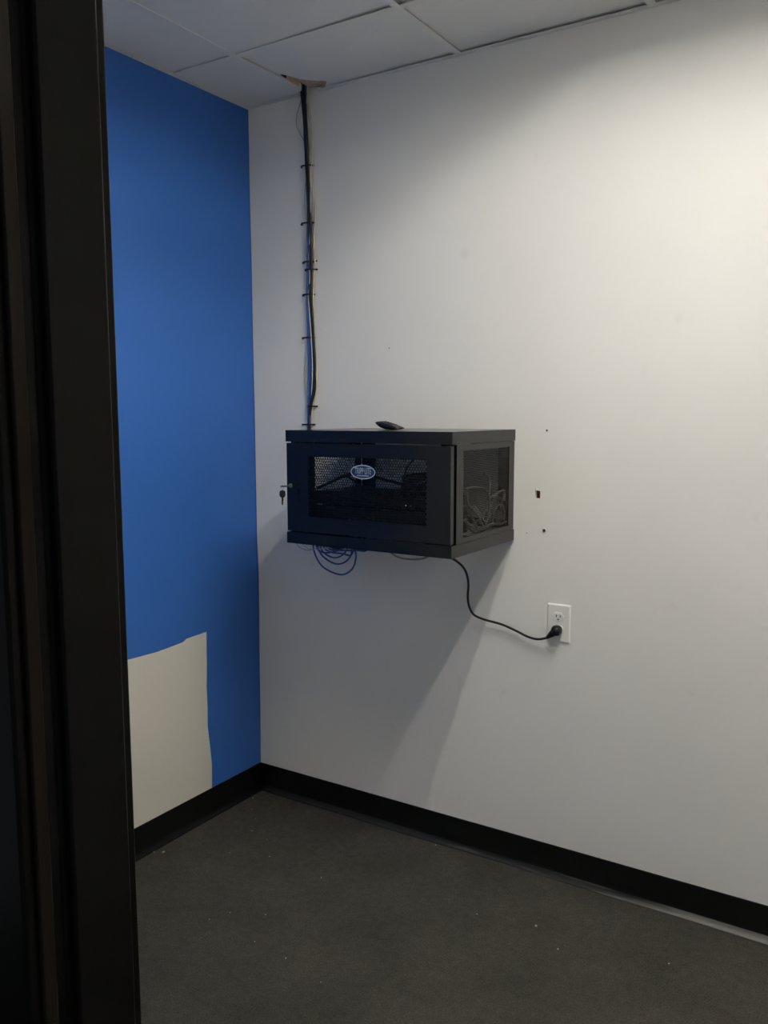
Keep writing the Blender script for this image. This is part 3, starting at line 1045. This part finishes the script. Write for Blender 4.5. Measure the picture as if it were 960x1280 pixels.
# moulded plug: head against the socket, tapering neck with ribs to the cord
bm = bmesh.new()
hc = Vector((0, 0, 0))
ax = (tail+po-Vector((0, -.018, -.001))).normalized()
head = [(.0145, -.0000), (.0158, -.004), (.0165, -.012), (.0152, -.022), (.0112, -.030)]
rings = []
for r_, y_ in head:
    ring = []
    for k in range(20):
        t = 2*math.pi*k/20
        cu_, su_ = math.cos(t), math.sin(t)
        e_ = .75
        ring.append(bm.verts.new((r_*math.copysign(abs(cu_)**e_, cu_), y_, r_*1.02*math.copysign(abs(su_)**e_, su_))))
    rings.append(ring)
for i in range(len(rings)-1):
    for k in range(20):
        bm.faces.new((rings[i][k], rings[i][(k+1) % 20], rings[i+1][(k+1) % 20], rings[i+1][k]))
bm.faces.new(rings[0])
bm.faces.new(rings[-1][::-1])
st = Vector((-.004, -.014, -.003))
en = tail+po
pts, rad = [], []
for i in range(15):
    t = i/14
    pts.append(st.lerp(en, t))
    rad.append(.0145-.0103*t + (.0008 if i % 2 else 0)*(1 if t > .3 else 0))
tube_bm(bm, pts, rad, 14)
finish('plug', bm, 'plastic_black', pc, smooth=True)
bm = bmesh.new()
for u in (-.0064, .0064):
    box(bm, u-.0008, u+.0008, -.001, .0009, .001, .006)
finish('prong', bm, 'steel', pc)

# ------------------------------------------------------------------ remote on the cabinet
rm = empty('remote_control', (.775, -.235, Z1R))
tag(rm, 'small black handheld remote lying on top of the cabinet', 'remote')
rm.rotation_euler = (0, 0, math.radians(-14))
# side profile (length along x, height z): belly touches, far end raised, nose thin
top_ = [(-.052, .0235), (-.046, .0268), (-.030, .0265), (-.008, .0225), (.020, .0165), (.042, .0105), (.052, .0065)]
bot_ = [(-.052, .0200), (-.044, .0150), (-.026, .0060), (-.012, .0006), (.010, .0000), (.040, .0012), (.052, .0036)]
bm = bmesh.new()
secs = []
for (x, zt), (_, zb_) in zip(top_, bot_):
    hw = .021*(1-.25*abs(x/.052)**3)
    ring = []
    for k in range(16):
        t = 2*math.pi*k/16
        c_, s_ = math.cos(t), math.sin(t)
        yy_ = hw*math.copysign(abs(c_)**.55, c_)
        zz_ = (zt+zb_)/2+(zt-zb_)/2*math.copysign(abs(s_)**.55, s_)
        ring.append(bm.verts.new((x, yy_, zz_)))
    secs.append(ring)
for i in range(len(secs)-1):
    for k in range(16):
        bm.faces.new((secs[i][k], secs[i][(k+1) % 16], secs[i+1][(k+1) % 16], secs[i+1][k]))
bm.faces.new(secs[0])
bm.faces.new(secs[-1][::-1])
finish('body', bm, 'plastic_black', rm, smooth=True)
for k, (x, z_) in enumerate(((-.030, .0264), (-.018, .0245), (-.006, .0222), (.006, .0196), (.018, .0170))):
    for yy_ in (-.009, 0, .009):
        boxes('button', [(x-.003, x+.003, yy_-.003, yy_+.003, z_-.001, z_+.0008)], 'plastic_grey', rm, .0006)

# ------------------------------------------------------------------ bits of debris on the carpet
chips = [(.052, -.585, .0060), (.022, -.600, .0035), (.036, -.094, .0035), (.386, -.407, .0030), (.213, -.300, .0025), (1.327, -.291, .0040), (1.423, -.362, .0030), (1.710, -.257, .0035),
         (.785, -.811, .0028), (.839, -.030, .0030), (.098, -.169, .0022), (.62, -.42, .0022), (1.15, -.33, .0025),
         (.60, -.68, .0022), (.66, -.80, .0022), (.50, -.73, .002), (.47, -.79, .002), (.93, -.84, .002), (.25, -.46, .002), (.30, -.32, .0018), (.16, -.22, .0016)]
for i, (x, y, r_) in enumerate(chips):
    bm = bmesh.new()
    bmesh.ops.create_icosphere(bm, subdivisions=1, radius=r_)
    rr2 = random.Random(i)
    for v in bm.verts:
        v.co *= rr2.uniform(.65, 1.15)
        v.co.z *= .5
    mz = min(v.co.z for v in bm.verts)
    for v in bm.verts:
        v.co.z -= mz
    o2 = finish('debris_chip', bm, 'debris', loc=(x, y, .0002))
    tag(o2, 'largest whitish chip of debris, on the carpet by the base of the blue wall' if i == 0 else 'tiny whitish chip of debris lying on the carpet', 'debris', 'debris chips on the carpet')
